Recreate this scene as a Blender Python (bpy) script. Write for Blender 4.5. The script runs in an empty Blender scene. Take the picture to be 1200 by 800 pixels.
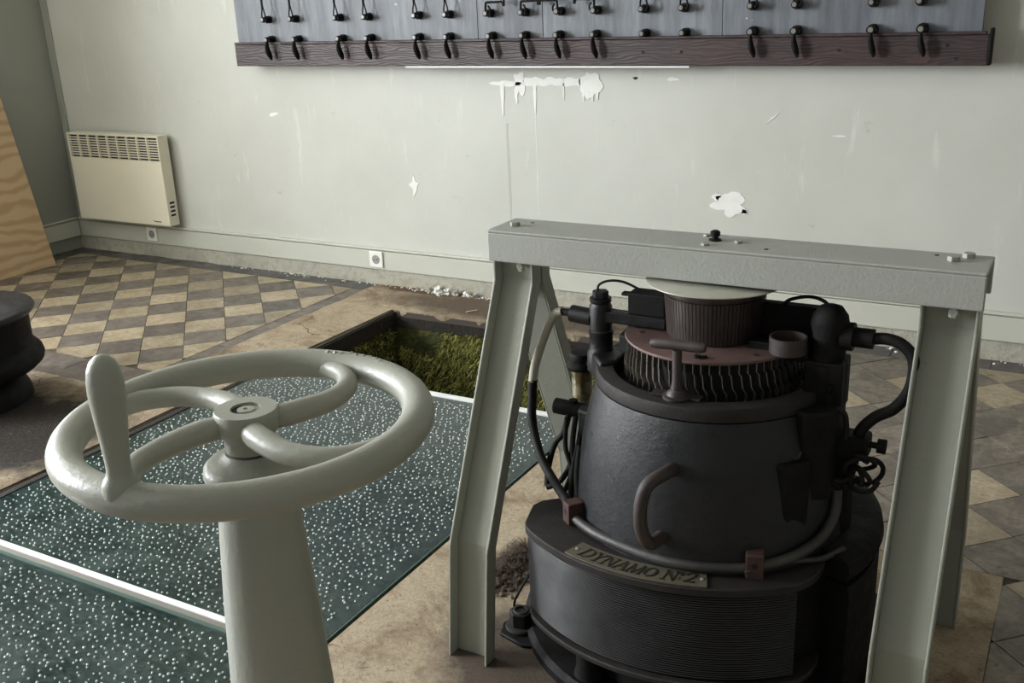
import bpy, bmesh, math, random
from mathutils import Vector, Matrix, noise
PI = math.pi
SC = bpy.context.scene
COL = SC.collection
rnd = random.Random(7)

# ------------------------------------------------------------------ camera
def cam_axes(yaw, pitch, roll):
    cy, sy = math.cos(yaw), math.sin(yaw)
    f = Vector((sy*math.cos(pitch), cy*math.cos(pitch), -math.sin(pitch)))
    r = Vector((cy, -sy, 0)); u = r.cross(f)
    c, s = math.cos(roll), math.sin(roll)
    return c*r + s*u, -s*r + c*u, f
cr, cu, cf = cam_axes(-0.52413687, 0.33319612, -0.04204531)
cd = bpy.data.cameras.new('camera'); cam = bpy.data.objects.new('camera', cd); COL.objects.link(cam)
cd.sensor_width = 36; cd.lens = 36*1195.553/1200; cd.clip_start = .05
cam.matrix_world = Matrix(((cr.x, cu.x, -cf.x, 0), (cr.y, cu.y, -cf.y, 0), (cr.z, cu.z, -cf.z, 1.5765), (0, 0, 0, 1)))
SC.camera = cam

# ------------------------------------------------------------------ world, daylight, exposure
W = bpy.data.worlds.new('world'); SC.world = W; W.use_nodes = True
W.node_tree.nodes['Background'].inputs[0].default_value = (.86, .93, 1, 1)
W.node_tree.nodes['Background'].inputs[1].default_value = .21
def window_light(name, loc, sy, sz, power, rz=-90, rx=90, col=(.935, .965, 1)):
    l = bpy.data.lights.new(name, 'AREA'); l.shape = 'RECTANGLE'; l.size = sy; l.size_y = sz; l.energy = power; l.color = col
    o = bpy.data.objects.new(name, l); COL.objects.link(o); o.location = loc; o.rotation_euler = (math.radians(rx), 0, math.radians(rz))
    return o
window_light('daylight_far_window', (-6.44, 2.35, 2.05), 1.05, 1.95, 115)
window_light('daylight_near_window', (-6.44, -.10, 2.05), 1.75, 1.95, 500)
SC.view_settings.view_transform = 'Standard'; SC.view_settings.look = 'None'
SC.view_settings.gamma = 1; SC.view_settings.use_curve_mapping = False
SC.view_settings.exposure = .27

# ------------------------------------------------------------------ materials
def srgb(r, g, b):
    f = lambda c: (c/255/12.92) if c <= 10 else ((c/255+.055)/1.055)**2.4
    return (f(r), f(g), f(b), 1)
class Mt:
    def __init__(s, name, rough=.6, metal=0, spec=.5):
        s.m = bpy.data.materials.new(name); s.m.use_nodes = True; s.t = s.m.node_tree; s.n = s.t.nodes
        s.b = s.n['Principled BSDF']; s.b.inputs['Roughness'].default_value = rough
        s.b.inputs['Metallic'].default_value = metal; s.b.inputs['Specular IOR Level'].default_value = spec
        s.tc = s.n.new('ShaderNodeNewGeometry').outputs['Position']
    def coord(s, scale=(1, 1, 1), rot=(0, 0, 0)):
        m = s.n.new('ShaderNodeMapping'); m.inputs['Scale'].default_value = scale; m.inputs['Rotation'].default_value = rot
        s.t.links.new(s.tc, m.inputs[0]); return m.outputs[0]
    def noise(s, scale, detail=4, rough=.6, co=None, dist=0):
        n = s.n.new('ShaderNodeTexNoise'); n.inputs['Scale'].default_value = scale; n.inputs['Detail'].default_value = detail
        n.inputs['Roughness'].default_value = rough; n.inputs['Distortion'].default_value = dist
        s.t.links.new(co if co else s.tc, n.inputs['Vector']); return n.outputs['Fac']
    def ramp(s, fac, stops):
        r = s.n.new('ShaderNodeValToRGB'); e = r.color_ramp.elements
        while len(e) < len(stops): e.new(.5)
        for k, (p, c) in enumerate(stops): e[k].position = p; e[k].color = c if len(c) == 4 else (*c, 1)
        s.t.links.new(fac, r.inputs[0]); return r.outputs[0]
    def fr(s, fac, a, b):   # float ramp
        return s.ramp(fac, [(a, (0, 0, 0, 1)), (b, (1, 1, 1, 1))])
    def mix(s, fac, a, b, mode='MIX'):
        m = s.n.new('ShaderNodeMix'); m.data_type = 'RGBA'; m.blend_type = mode
        for i, v in ((0, fac), (6, a), (7, b)):
            if isinstance(v, (int, float)): m.inputs[i].default_value = v
            elif isinstance(v, tuple): m.inputs[i].default_value = v
            else: s.t.links.new(v, m.inputs[i])
        return m.outputs[2]
    def color(s, c):
        if isinstance(c, tuple): s.b.inputs['Base Color'].default_value = c
        else: s.t.links.new(c, s.b.inputs['Base Color'])
        return s
    def rough(s, c): s.t.links.new(c, s.b.inputs['Roughness']); return s
    def bump(s, h, strength=.3, dist=.01):
        b = s.n.new('ShaderNodeBump'); b.inputs['Strength'].default_value = strength; b.inputs['Distance'].default_value = dist
        s.t.links.new(h, b.inputs['Height']); s.t.links.new(b.outputs[0], s.b.inputs['Normal']); return s
    def random(s): return s.n.new('ShaderNodeObjectInfo').outputs['Random']

def g(v): return (v, v, v, 1)
def paint(name, base, dark, rough=.42, bs=.25, bscale=90, chips=True):
    m = Mt(name, rough)
    c = m.mix(m.noise(3.5, 5), base, dark)
    if chips: c = m.mix(m.fr(m.noise(28, 6, .7), .70, .76), c, tuple(x*.45 for x in base[:3])+(1,))
    m.color(c).bump(m.noise(bscale, 3), bs, .004); return m.m
M = {}
M['paint'] = paint('grey_green_paint', srgb(157, 159, 148), srgb(145, 147, 137), .42)
M['paint_leg'] = paint('leg_paint', srgb(150, 152, 141), srgb(137, 139, 128), .45)
M['paint_beam'] = paint('beam_paint', srgb(163, 165, 159), srgb(152, 154, 148), .5, .28, 130)
# back wall paint with faint scuffs
m = Mt('wall_paint', .62)
c = m.mix(m.fr(m.noise(1.3, 6), .35, .7), srgb(204, 205, 197), srgb(193, 194, 185))
c = m.mix(m.fr(m.noise(9, 8, .75), .63, .70), c, srgb(176, 176, 165))
c = m.mix(m.fr(m.noise(5, 7, .7, m.coord((3, 3, .5))), .60, .68), c, srgb(209, 210, 202))
c = m.mix(m.fr(m.noise(30, 4, .7), .735, .75), c, srgb(90, 85, 78))
m.color(c).bump(m.noise(35, 5), .12, .004); M['wall'] = m.m
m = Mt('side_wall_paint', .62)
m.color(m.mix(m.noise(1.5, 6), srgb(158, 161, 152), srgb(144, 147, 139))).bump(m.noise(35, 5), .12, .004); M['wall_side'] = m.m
m = Mt('skirting_paint', .5)
c = m.mix(m.noise(3, 6), srgb(204, 205, 193), srgb(190, 191, 178)); c = m.mix(m.fr(m.noise(18, 6, .7), .70, .73), c, srgb(120, 114, 100))
m.color(c).bump(m.noise(30, 4), .15, .004); M['skirt'] = m.m
m = Mt('rough_plaster', .9)
n = m.noise(11, 8, .7); c = m.ramp(n, [(.3, srgb(150, 146, 132)), (.52, srgb(182, 180, 166)), (.62, srgb(168, 160, 142)), (.75, srgb(205, 200, 190))])
m.color(c).bump(m.noise(30, 8, .7), .8, .02); M['rough_plaster'] = m.m
m = Mt('white_plaster', .85); m.color(m.mix(m.noise(20, 5), srgb(246, 246, 242), srgb(226, 226, 220))).bump(m.noise(80, 5), .4, .003); M['plaster'] = m.m
m = Mt('drip_mark', .6); m.color(srgb(222, 223, 214)); M['drip'] = m.m
m = Mt('old_drip_mark', .6); m.color(srgb(184, 185, 176)); M['drip2'] = m.m
m = Mt('ceiling_paint', .7); m.color(srgb(212, 210, 200)); M['ceiling'] = m.m

def tile(name, a, b, dirt):
    m = Mt(name, .42)
    n = m.noise(7, 8, .68, None, 1.2)
    c = m.mix(m.fr(n, .40, .60), a, b); c = m.mix(m.fr(m.noise(34, 8, .8), .45, .62), c, m.mix(.55, c, dirt))
    c = m.mix(m.fr(m.noise(16, 8, .72, m.coord((1, 2.5, 1)), 1.5), .60, .66), c, dirt)
    hs = m.n.new('ShaderNodeHueSaturation'); mp = m.n.new('ShaderNodeMapRange'); mp.inputs[3].default_value = .78; mp.inputs[4].default_value = 1.16
    m.t.links.new(m.random(), mp.inputs[0]); m.t.links.new(mp.outputs[0], hs.inputs['Value']); m.t.links.new(c, hs.inputs['Color'])
    m.color(hs.outputs[0]).rough(m.ramp(m.noise(9, 5), [(.3, g(.28)), (.7, g(.6))])).bump(m.noise(40, 5), .2, .003); return m.m
M['tile_light'] = tile('light_tile', srgb(174, 161, 136), srgb(152, 137, 112), srgb(104, 90, 76))
M['tile_dark'] = tile('dark_tile', srgb(120, 111, 102), srgb(98, 90, 84), srgb(66, 58, 50))
M['tile_border'] = tile('border_tile', srgb(84, 83, 84), srgb(70, 69, 70), srgb(100, 94, 88))
M['tile_worn'] = tile('worn_dark_tile', srgb(136, 126, 113), srgb(104, 95, 85), srgb(64, 55, 46))
m = Mt('grout', .9); m.color(srgb(74, 66, 58)); M['grout'] = m.m
m = Mt('worn_concrete', .8)
n1 = m.noise(4, 8, .7, None, .6)
c = m.ramp(n1, [(.32, srgb(118, 94, 70)), (.45, srgb(176, 156, 128)), (.58, srgb(204, 188, 160)), (.7, srgb(160, 136, 106))])
c = m.mix(m.fr(m.noise(12, 10, .8, None, 1.), .58, .66), c, srgb(112, 86, 64))
# concrete colour: floor shadow and soot painted round left machine, dirt at back
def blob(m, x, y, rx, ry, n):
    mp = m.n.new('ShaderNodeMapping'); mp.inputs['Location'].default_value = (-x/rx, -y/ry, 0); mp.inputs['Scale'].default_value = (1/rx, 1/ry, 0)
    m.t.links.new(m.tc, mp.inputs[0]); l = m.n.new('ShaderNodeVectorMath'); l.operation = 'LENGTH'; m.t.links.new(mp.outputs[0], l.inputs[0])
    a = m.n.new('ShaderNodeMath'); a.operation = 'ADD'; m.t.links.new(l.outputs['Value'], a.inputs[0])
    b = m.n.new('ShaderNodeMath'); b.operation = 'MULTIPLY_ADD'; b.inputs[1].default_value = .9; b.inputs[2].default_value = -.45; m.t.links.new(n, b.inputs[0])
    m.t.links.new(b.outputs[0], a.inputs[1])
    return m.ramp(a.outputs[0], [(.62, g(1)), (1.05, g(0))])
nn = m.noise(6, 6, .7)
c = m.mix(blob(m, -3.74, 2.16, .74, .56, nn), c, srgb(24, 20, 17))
c = m.mix(blob(m, -2.2, 4.35, 1.3, .24, m.noise(9, 9, .8)), c, srgb(104, 90, 76))
c = m.mix(blob(m, -3.15, 4.50, .35, .07, nn), c, srgb(104, 76, 58))
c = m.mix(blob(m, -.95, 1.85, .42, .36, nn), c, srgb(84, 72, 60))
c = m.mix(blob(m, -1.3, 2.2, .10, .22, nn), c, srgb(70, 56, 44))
c = m.mix(m.fr(m.noise(42, 6, .8), .62, .66), c, srgb(74, 56, 42))
c = m.mix(m.fr(m.noise(3.3, 9, .8, None, .4), .62, .70), c, srgb(226, 218, 202))
c = m.mix(m.fr(m.noise(70, 4, .8), .30, .55), m.mix(.45, c, srgb(110, 86, 62)), c)
vo = m.n.new('ShaderNodeTexVoronoi'); vo.feature = 'DISTANCE_TO_EDGE'; vo.inputs['Scale'].default_value = 2.3
wv = m.n.new('ShaderNodeVectorMath'); wv.operation = 'MULTIPLY_ADD'; wv.inputs[1].default_value = (.25, .25, .25); nz = m.n.new('ShaderNodeTexNoise'); nz.inputs['Scale'].default_value = 5; nz.inputs['Detail'].default_value = 6
m.t.links.new(m.tc, nz.inputs['Vector']); m.t.links.new(nz.outputs['Color'], wv.inputs[0]); m.t.links.new(m.tc, wv.inputs[2]); m.t.links.new(wv.outputs[0], vo.inputs['Vector'])
crk = m.mix(m.fr(m.noise(1.7, 3), .50, .56), g(1), m.fr(vo.outputs['Distance'], .002, .010))
c = m.mix(crk, srgb(58, 46, 36), c)
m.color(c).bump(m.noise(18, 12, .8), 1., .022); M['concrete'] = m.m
m = Mt('slab_edge', .95); m.color(m.mix(m.noise(30, 6), srgb(52, 46, 38), srgb(24, 22, 18))).bump(m.noise(25, 8), .9, .02); M['edge'] = m.m
m = Mt('mossy_masonry', .95)
c = m.ramp(m.noise(7, 8, .7), [(.3, srgb(28, 28, 16)), (.5, srgb(66, 70, 30)), (.7, srgb(104, 104, 50))])
m.color(c).bump(m.noise(40, 8), 1, .03); M['moss_wall'] = m.m
m = Mt('moss', .8); m.color(m.ramp(m.noise(38, 5, .8), [(.36, srgb(74, 76, 30)), (.5, srgb(158, 158, 78)), (.66, srgb(222, 214, 146))])); M['moss'] = m.m
m = Mt('dark_earth', .9); m.color(srgb(26, 25, 20)); M['earth'] = m.m
# glass
m = Mt('teal_glass', .16); m.color(m.mix(m.fr(m.noise(42, 6, .85, m.coord((.6, 1.6, 1))), .50, .72), m.mix(m.fr(m.noise(6, 9, .75, None, .8), .38, .66), (.016, .038, .034, 1), (.075, .120, .112, 1)), (.16, .21, .20, 1)))
m.b.inputs['Transmission Weight'].default_value = .55; m.b.inputs['IOR'].default_value = 1.5
m.rough(m.ramp(m.noise(6, 6, .7), [(.3, g(.10)), (.7, g(.34))])).bump(m.noise(9, 5), .10, .01); M['glass'] = m.m
m = Mt('glass_stud', .16); m.color((.50, .56, .54, 1)); m.b.inputs['Coat Weight'].default_value = 1; m.b.inputs['Coat Roughness'].default_value = .10; M['stud'] = m.m
m = Mt('glass_edge', .15); m.color(srgb(112, 134, 126)); m.b.inputs['Transmission Weight'].default_value = .4; M['glass_edge'] = m.m
m = Mt('white_strip', .4); m.color(m.mix(m.noise(9, 5), srgb(236, 238, 236), srgb(214, 216, 212))); M['strip'] = m.m
m = Mt('grey_strip', .5); m.color(srgb(118, 114, 106)); M['strip_grey'] = m.m
# machine
def iron(name, a, b, rough, dust=None, bs=.3, spec=.5):
    m = Mt(name, rough, 0, spec); c = m.mix(m.fr(m.noise(6, 7, .7), .35, .7), a, b)
    if dust: c = m.mix(m.fr(m.noise(38, 7, .75), .66, .72), c, dust)
    m.color(c).rough(m.ramp(m.noise(14, 8, .75), [(.3, g(rough-.12)), (.7, g(rough+.2))])).bump(m.noise(30, 8, .8), bs*1.5, .005); return m.m
M['iron'] = iron('black_iron', srgb(22, 22, 24), srgb(14, 14, 16), .38, srgb(56, 54, 52), .3, .4)
M['cone'] = iron('black_enamel', srgb(30, 31, 34), srgb(20, 21, 23),   .34, srgb(34, 33, 32), .35, .38)
M['iron_dusty'] = iron('dusty_iron', srgb(38, 35, 33), srgb(25, 23, 21), .62, srgb(84, 78, 70), .3, .35)
M['iron_dark'] = iron('dark_iron', srgb(12, 11, 11), srgb(7, 6, 6), .62, None, .3, .22)
M['winding'] = iron('wire_winding', srgb(42, 42, 43), srgb(30, 30, 31), .44, srgb(80, 78, 74), .02, .35)
M['rubber'] = iron('black_rubber', srgb(20, 19, 18), srgb(12, 11, 11), .6, None, .3, .3)
M['tube'] = iron('grey_tube', srgb(62, 61, 59), srgb(42, 41, 40), .40)
M['pale_tube'] = iron('pale_tube', srgb(178, 176, 160), srgb(150, 146, 130), .35)
M['red'] = iron('red_oxide_disc', srgb(102, 80, 75), srgb(76, 57, 54), .55, srgb(138, 120, 112))
M['clamp'] = iron('red_brown_clamp', srgb(72, 48, 43), srgb(54, 38, 34), .6)
M['handle'] = iron('worn_brown_iron', srgb(58, 47, 44), srgb(40, 34, 32), .5)
m = Mt('commutator_copper', .42, .35); c = m.mix(m.fr(m.noise(30, 6, .7, m.coord((1, 1, .12))), .3, .7), srgb(78, 68, 63), srgb(34, 29, 28))
m.color(c).bump(m.noise(50, 4), .2, .002); M['comm'] = m.m
m = Mt('fin_metal', .35, .75); m.color(m.mix(m.noise(30, 5), srgb(170, 164, 156), srgb(60, 55, 50))); M['fin'] = m.m
m = Mt('steel_disc', .38, .55); m.color(m.mix(m.fr(m.noise(5, 8, .7), .35, .7), srgb(212, 212, 200), srgb(184, 182, 168))); M['disc'] = m.m
m = Mt('brass_plate', .5, .3); m.color(m.mix(m.noise(9, 6), srgb(104, 100, 84), srgb(82, 79, 66))); M['plate'] = m.m
m = Mt('dark_letters', .5, .3); m.color(srgb(44, 42, 36)); M['letters'] = m.m
m = Mt('oil_glass', .12); m.color(m.ramp(m.noise(28, 5), [(.4, srgb(96, 84, 54)), (.6, srgb(170, 160, 130))])); m.b.inputs['Transmission Weight'].default_value = .3; M['oil'] = m.m
m = Mt('bare_bolt', .3, .8); m.color(srgb(215, 215, 208)); M['bolt'] = m.m
# board
m = Mt('slate', .5)
c = m.ramp(m.noise(3, 7, .7, m.coord((5, 1, .6))), [(.3, srgb(84, 88, 94)), (.5, srgb(106, 111, 118)), (.72, srgb(132, 137, 142))])
c = m.mix(m.fr(m.noise(26, 5, .6), .71, .74), c, srgb(196, 200, 202))
hs = m.n.new('ShaderNodeHueSaturation'); mp = m.n.new('ShaderNodeMapRange'); mp.inputs[3].default_value = .84; mp.inputs[4].default_value = 1.1
m.t.links.new(m.random(), mp.inputs[0]); m.t.links.new(mp.outputs[0], hs.inputs['Value']); m.t.links.new(c, hs.inputs['Color'])
m.color(hs.outputs[0]).bump(m.noise(20, 6), .2, .004); M['slate'] = m.m
m = Mt('dark_wood', .5)
w = m.n.new('ShaderNodeTexWave'); w.wave_type = 'BANDS'; w.bands_direction = 'Z'; w.inputs['Scale'].default_value = 15; w.inputs['Distortion'].default_value = 22; w.inputs['Detail'].default_value = 3; w.inputs['Detail Scale'].default_value = .8
m.t.links.new(m.coord((.3, 1, 1.4)), w.inputs['Vector'])
c = m.mix(m.fr(w.outputs['Fac'], .2, .8), srgb(50, 40, 40), srgb(64, 52, 51)); c = m.mix(m.fr(m.noise(2, 5), .45, .6), c, m.mix(.5, c, srgb(66, 44, 42)))
m.color(c).bump(w.outputs['Fac'], .3, .003); M['wood'] = m.m
m = Mt('plywood', .6)
w = m.n.new('ShaderNodeTexWave'); w.bands_direction = 'Z'; w.inputs['Scale'].default_value = 4; w.inputs['Distortion'].default_value = 12; w.inputs['Detail'].default_value = 3; w.inputs['Detail Scale'].default_value = .9
m.t.links.new(m.coord((1, .5, 1)), w.inputs['Vector'])
c = m.mix(m.fr(w.outputs['Fac'], .3, .9), srgb(194, 168, 134), srgb(176, 146, 110)); m.color(c).bump(m.noise(60, 4), .15, .002); M['ply'] = m.m
m = Mt('cream_enamel', .45); m.color(m.mix(m.noise(5, 4), srgb(236, 230, 210), srgb(226, 220, 200))); M['cream'] = m.m
m = Mt('white_plastic', .35); m.color(srgb(238, 238, 232)); M['plastic'] = m.m
m = Mt('grey_plastic', .4); m.color(srgb(150, 150, 146)); M['plastic_grey'] = m.m
m = Mt('black_void', .8); m.color(srgb(20, 18, 20)); M['black'] = m.m
m = Mt('porcelain_tip', .3); m.color(srgb(128, 126, 120)); M['tip'] = m.m
m = Mt('window_sky_pane', .05); m.color((.9, .95, .95, 1)); m.b.inputs['Transmission Weight'].default_value = 1; M['pane'] = m.m

# ------------------------------------------------------------------ mesh helpers
ORG = {}
def link(name, me, mat, parent=None):
    o = bpy.data.objects.new(name, me); COL.objects.link(o)
    if mat is not None and not me.materials: me.materials.append(mat)
    if parent: o.parent = parent; ORG[o.name] = ORG[parent.name]
    else: ORG[o.name] = Vector((0, 0, 0))
    return o
class MB:
    def __init__(s): s.v = []; s.f = []
    def add(s, vs, fs):
        k = len(s.v); s.v += [Vector(v) for v in vs]; s.f += [tuple(i+k for i in f) for f in fs]; return s
    def box(s, x0, x1, y0, y1, z0, z1, mat=None):
        vs = [(x, y, z) for z in (z0, z1) for y in (y0, y1) for x in (x0, x1)]
        if mat: vs = [mat @ Vector(v) for v in vs]
        return s.add(vs, [(0, 2, 3, 1), (4, 5, 7, 6), (0, 1, 5, 4), (2, 6, 7, 3), (0, 4, 6, 2), (1, 3, 7, 5)])
    def prism(s, poly, z0, z1, mat=None):
        n = len(poly); a = sum(poly[i][0]*poly[(i+1) % n][1]-poly[(i+1) % n][0]*poly[i][1] for i in range(n))
        if a < 0: poly = poly[::-1]
        vs = [Vector((p[0], p[1], z0)) for p in poly]+[Vector((p[0], p[1], z1)) for p in poly]
        if mat: vs = [mat @ v for v in vs]
        return s.add(vs, [tuple(range(n-1, -1, -1)), tuple(range(n, 2*n))]+[(i, (i+1) % n, n+(i+1) % n, n+i) for i in range(n)])
    def lathe(s, prof, c=(0, 0), n=48, a0=0, a1=360, caps=True, mat=None, fn=None):
        full = abs(a1-a0) >= 359.9; m_ = n if full else n+1; vs = []; fs = []; L = len(prof)
        for i in range(m_):
            t = math.radians(a0+(a1-a0)*i/n)
            for (r, z) in prof:
                v = Vector((c[0]+r*math.cos(t), c[1]+r*math.sin(t), z)); vs.append(mat @ v if mat else v)
        for i in range(n):
            j = (i+1) % m_
            for k in range(L-1): fs.append((i*L+k, j*L+k, j*L+k+1, i*L+k+1))
        if full and caps:
            if prof[0][0] > 1e-6: fs.append(tuple(i*L for i in range(m_))[::-1])
            if prof[-1][0] > 1e-6: fs.append(tuple(i*L+L-1 for i in range(m_)))
        if not full:
            fs.append(tuple(range(L))); fs.append(tuple((m_-1)*L+k for k in range(L))[::-1])
        return s.add(vs, fs)
    def tube(s, pts, rad, n=10, flat=1., up=None, closed=False):
        pts = [Vector(p) for p in pts]; N = len(pts); rads = rad if isinstance(rad, (list, tuple)) else [rad]*N; vs = []; fs = []
        prev = None
        for i, p in enumerate(pts):
            a = pts[(i-1) % N] if closed or i > 0 else p; b = pts[(i+1) % N] if closed or i < N-1 else p
            t = (b-a).normalized()
            if up is not None: u = Vector(up)-t*t.dot(Vector(up)); u.normalize()
            else:
                u = prev if prev else (Vector((0, 0, 1)) if abs(t.z) < .9 else Vector((1, 0, 0)))
                u = (u-t*t.dot(u)).normalized()
            prev = u; w = t.cross(u); r = rads[i]; rr = r if isinstance(r, tuple) else (r, r*flat)
            for k in range(n):
                q = 2*PI*k/n; vs.append(p+w*rr[0]*math.cos(q)+u*rr[1]*math.sin(q))
        for i in range(N if closed else N-1):
            j = (i+1) % N
            for k in range(n): l = (k+1) % n; fs.append((i*n+k, i*n+l, j*n+l, j*n+k))
        if not closed: fs += [tuple(range(n))[::-1], tuple((N-1)*n+k for k in range(n))]
        return s.add(vs, fs)
    def cyl(s, a, b, r, n=20, r2=None): return s.tube([a, b], [r, r2 if r2 is not None else r], n)
    def hexa(s, x, y, z0, z1, r, rot=0): return s.prism([(x+r*math.cos(rot+PI*k/3), y+r*math.sin(rot+PI*k/3)) for k in range(6)], z0, z1)
    def mesh(s, name, org=Vector((0, 0, 0)), smooth=False):
        me = bpy.data.meshes.new(name); me.from_pydata([v-org for v in s.v], [], s.f)
        bm = bmesh.new(); bm.from_mesh(me); bmesh.ops.recalc_face_normals(bm, faces=bm.faces)
        big = [f for f in bm.faces if len(f.verts) > 40 and not smooth]
        if big: bmesh.ops.triangulate(bm, faces=big, ngon_method='EAR_CLIP')
        bm.to_mesh(me); bm.free()
        if smooth:
            me.shade_smooth(); me.set_sharp_from_angle(angle=math.radians(38))
        return me
    def build(s, name, mat, parent=None, smooth=True, bevel=0, seg=2):
        org = ORG[parent.name] if parent else Vector((0, 0, 0))
        o = link(name, s.mesh(name, org, smooth), mat, parent)
        if bevel:
            b = o.modifiers.new('bevel', 'BEVEL'); b.width = bevel; b.segments = seg; b.limit_method = 'ANGLE'; b.angle_limit = math.radians(40)
        return o
def tag(o, label, cat, group=None):
    o['label'] = label; o['category'] = cat
    if group: o['group'] = group
    return o
def thing(name, label, cat, loc=(0, 0, 0), group=None):
    o = bpy.data.objects.new(name, None); COL.objects.link(o); o.location = loc; o.empty_display_size = .1; ORG[o.name] = Vector(loc)
    return tag(o, label, cat, group)
def struct(o): o['kind'] = 'structure'; return o
def stuff(o): o['kind'] = 'stuff'; return o
def copy_to(me, name, loc, parent, rz=0, mat=None):
    o = link(name, me, mat, parent); o.location = Vector(loc)-ORG[parent.name]; o.rotation_euler = (0, 0, rz); return o
def smoothpath(pts, k=6):
    pts = [Vector(p) for p in pts]; out = []
    for i in range(len(pts)-1):
        p0 = pts[max(i-1, 0)]; p1 = pts[i]; p2 = pts[i+1]; p3 = pts[min(i+2, len(pts)-1)]
        for j in range(k):
            t = j/k; out.append(.5*((2*p1)+(p2-p0)*t+(2*p0-5*p1+4*p2-p3)*t*t+(3*p1-p0-3*p2+p3)*t**3))
    return out+[pts[-1]]

# ------------------------------------------------------------------ the room
YW, XW, ZC, XR, YB = 4.55, -6.03, 3.2, 3.6, -2.4
PX0, PX1, PY0, PY1 = -3.11, -1.565, 0.0, 4.15
wall_back = struct(MB().box(XW-.2, XR+.2, YW, YW+.2, -.05, ZC).build('wall_back', M['wall'], smooth=False))
wl = MB()
wins = [(1.8, 2.9), (-1.0, .8)]
wl.box(XW-.4, XW, YB, YW, -.05, .95); wl.box(XW-.4, XW, YB, YW, 3.05, ZC)
wl.box(XW-.4, XW, 2.9, YW, .95, 3.05); wl.box(XW-.4, XW, .8, 1.8, .95, 3.05); wl.box(XW-.4, XW, YB, -1.0, .95, 3.05)
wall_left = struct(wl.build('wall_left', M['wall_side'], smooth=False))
struct(MB().box(XR, XR+.2, YB, YW, -.05, ZC).build('wall_right', M['wall_side'], smooth=False))
struct(MB().box(XW-.4, XR+.2, YB, YW+.2, ZC, ZC+.1).build('ceiling', M['ceiling'], smooth=False))
for k, (a, b) in enumerate(wins):
    w = struct(link(f'window_{k+1}', MB().box(XW-.36, XW-.30, a, a+.05, .95, 3.05).box(XW-.36, XW-.30, b-.05, b, .95, 3.05)
        .box(XW-.36, XW-.30, a, b, .95, 1.0).box(XW-.36, XW-.30, a, b, 3.0, 3.05).box(XW-.36, XW-.32, (a+b)/2-.02, (a+b)/2+.02, .95, 3.05).mesh('window'), M['skirt']))
# skirting on the back and left walls
bb = MB().box(XW+.02, XR, YW-.018, YW, .085, .195).build('baseboard_back', M['skirt'], smooth=False, bevel=.004); struct(bb)
struct(MB().box(XW+.02, XR, YW-.026, YW, .200, .214).build('trim_1', M['skirt'], smooth=False, bevel=.004))
struct(MB().box(XW, XW+.018, YB, YW-.018, .085, .195).build('baseboard_left', M['skirt'], smooth=False, bevel=.004))
struct(MB().box(XW, XW+.024, YB, YW-.03, .200, .212).build('trim_2', M['skirt'], smooth=False, bevel=.003))
# narrow casing strip standing in the corner
struct(MB().box(-6.012, -5.962, YW-.014, YW+.001, .215, ZC).build('trim_3', M['wall_side'], smooth=False, bevel=.004))
# rough plaster foot of the wall under the skirting, broken edge
n = 150; pl = MB()
vs = []; fs = []
for i in range(n+1):
    x = XW+(XR-XW)*i/n
    k = noise.noise(Vector((x*5, 0, 3)))*.012+noise.noise(Vector((x*17, 2, 3)))*.008
    vs += [(x, YW-.004, .088), (x, YW-.016-max(0, k)*.4, .04+k*.3), (x, YW-.022-k, -.004)]
for i in range(n): a = i*3; fs += [(a, a+1, a+4, a+3), (a+1, a+2, a+5, a+4)]
pl.add(vs, fs); o = pl.build('plaster_skirt', M['rough_plaster'], wall_back)

# plaster repairs, peeled patches and paint drips on the wall
def blobpoly(cx, cz, rx, rz, n=22, amp=.3, seed=0, ang=0):
    out = []
    for i in range(n):
        t = 2*PI*i/n; k = 1+amp*noise.noise(Vector((math.cos(t)*1.6+seed*7.3, math.sin(t)*1.6, seed*3.1)))*2+amp*.4*(rnd.random()-.5)
        x = rx*k*math.cos(t); z = rz*k*math.sin(t)
        out.append((cx+x*math.cos(ang)-z*math.sin(ang), cz+x*math.sin(ang)+z*math.cos(ang)))
    return out
WM = Matrix(((1, 0, 0, 0), (0, 0, -1, YW), (0, 1, 0, 0), (0, 0, 0, 1)))
def patch(specs, mat='plaster', t=.0025, nm='plaster_patch'):
    b = MB()
    for i, sp in enumerate(specs): b.prism(sp, -.002, t+.0004*i, WM)
    return b.build(nm, M[mat], wall_back, smooth=False)
def strip_poly(x, z0, z1, w0, w1, sd=0):
    L = []; R_ = []
    for i in range(9):
        t = i/8; z = z0+(z1-z0)*t; w = (w0+(w1-w0)*t)*(1+.5*noise.noise(Vector((t*4, sd, 1)))); dx = .004*noise.noise(Vector((t*3, sd, 5)))
        L.append((x-w+dx, z)); R_.append((x+w+dx, z))
    return L+R_[::-1]
band = [(-2.50+.31*i/14, 1.118+.012*noise.noise(Vector((i*.5, 1, 1)))) for i in range(15)]+[(-2.19-.31*i/14, 1.155+.012*noise.noise(Vector((i*.6, 5, 1)))) for i in range(15)]
patch([band])
patch([blobpoly(-2.60, 1.128, .085, .014, seed=1), strip_poly(-2.625, 1.13, .965, .014, .003, 1)])
patch([blobpoly(-2.525, 1.128, .03, .05, seed=2, amp=.45), strip_poly(-2.545, 1.1, 1.03, .012, .004, 2)])
patch([blobpoly(-2.143, 1.118, .052, .05, seed=3, amp=.4)]+[strip_poly(-2.15+.025*k, 1.09, 1.055-.008*(k % 2), .007, .002, 3+k) for k in (-1, 0, 1, 2)])
patch([strip_poly(-2.44, 1.12, .985, .012, .003, 9)]); patch([strip_poly(-2.28, 1.13, 1.05, .004, .002, 10)])
patch([strip_poly(-2.44, .985, .47, .0022, .0022, 11)], 'drip', .0006, 'paint_drip'); patch([strip_poly(-2.605, .93, .40, .006, .007, 12)], 'drip2', .0006, 'paint_drip')
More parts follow.
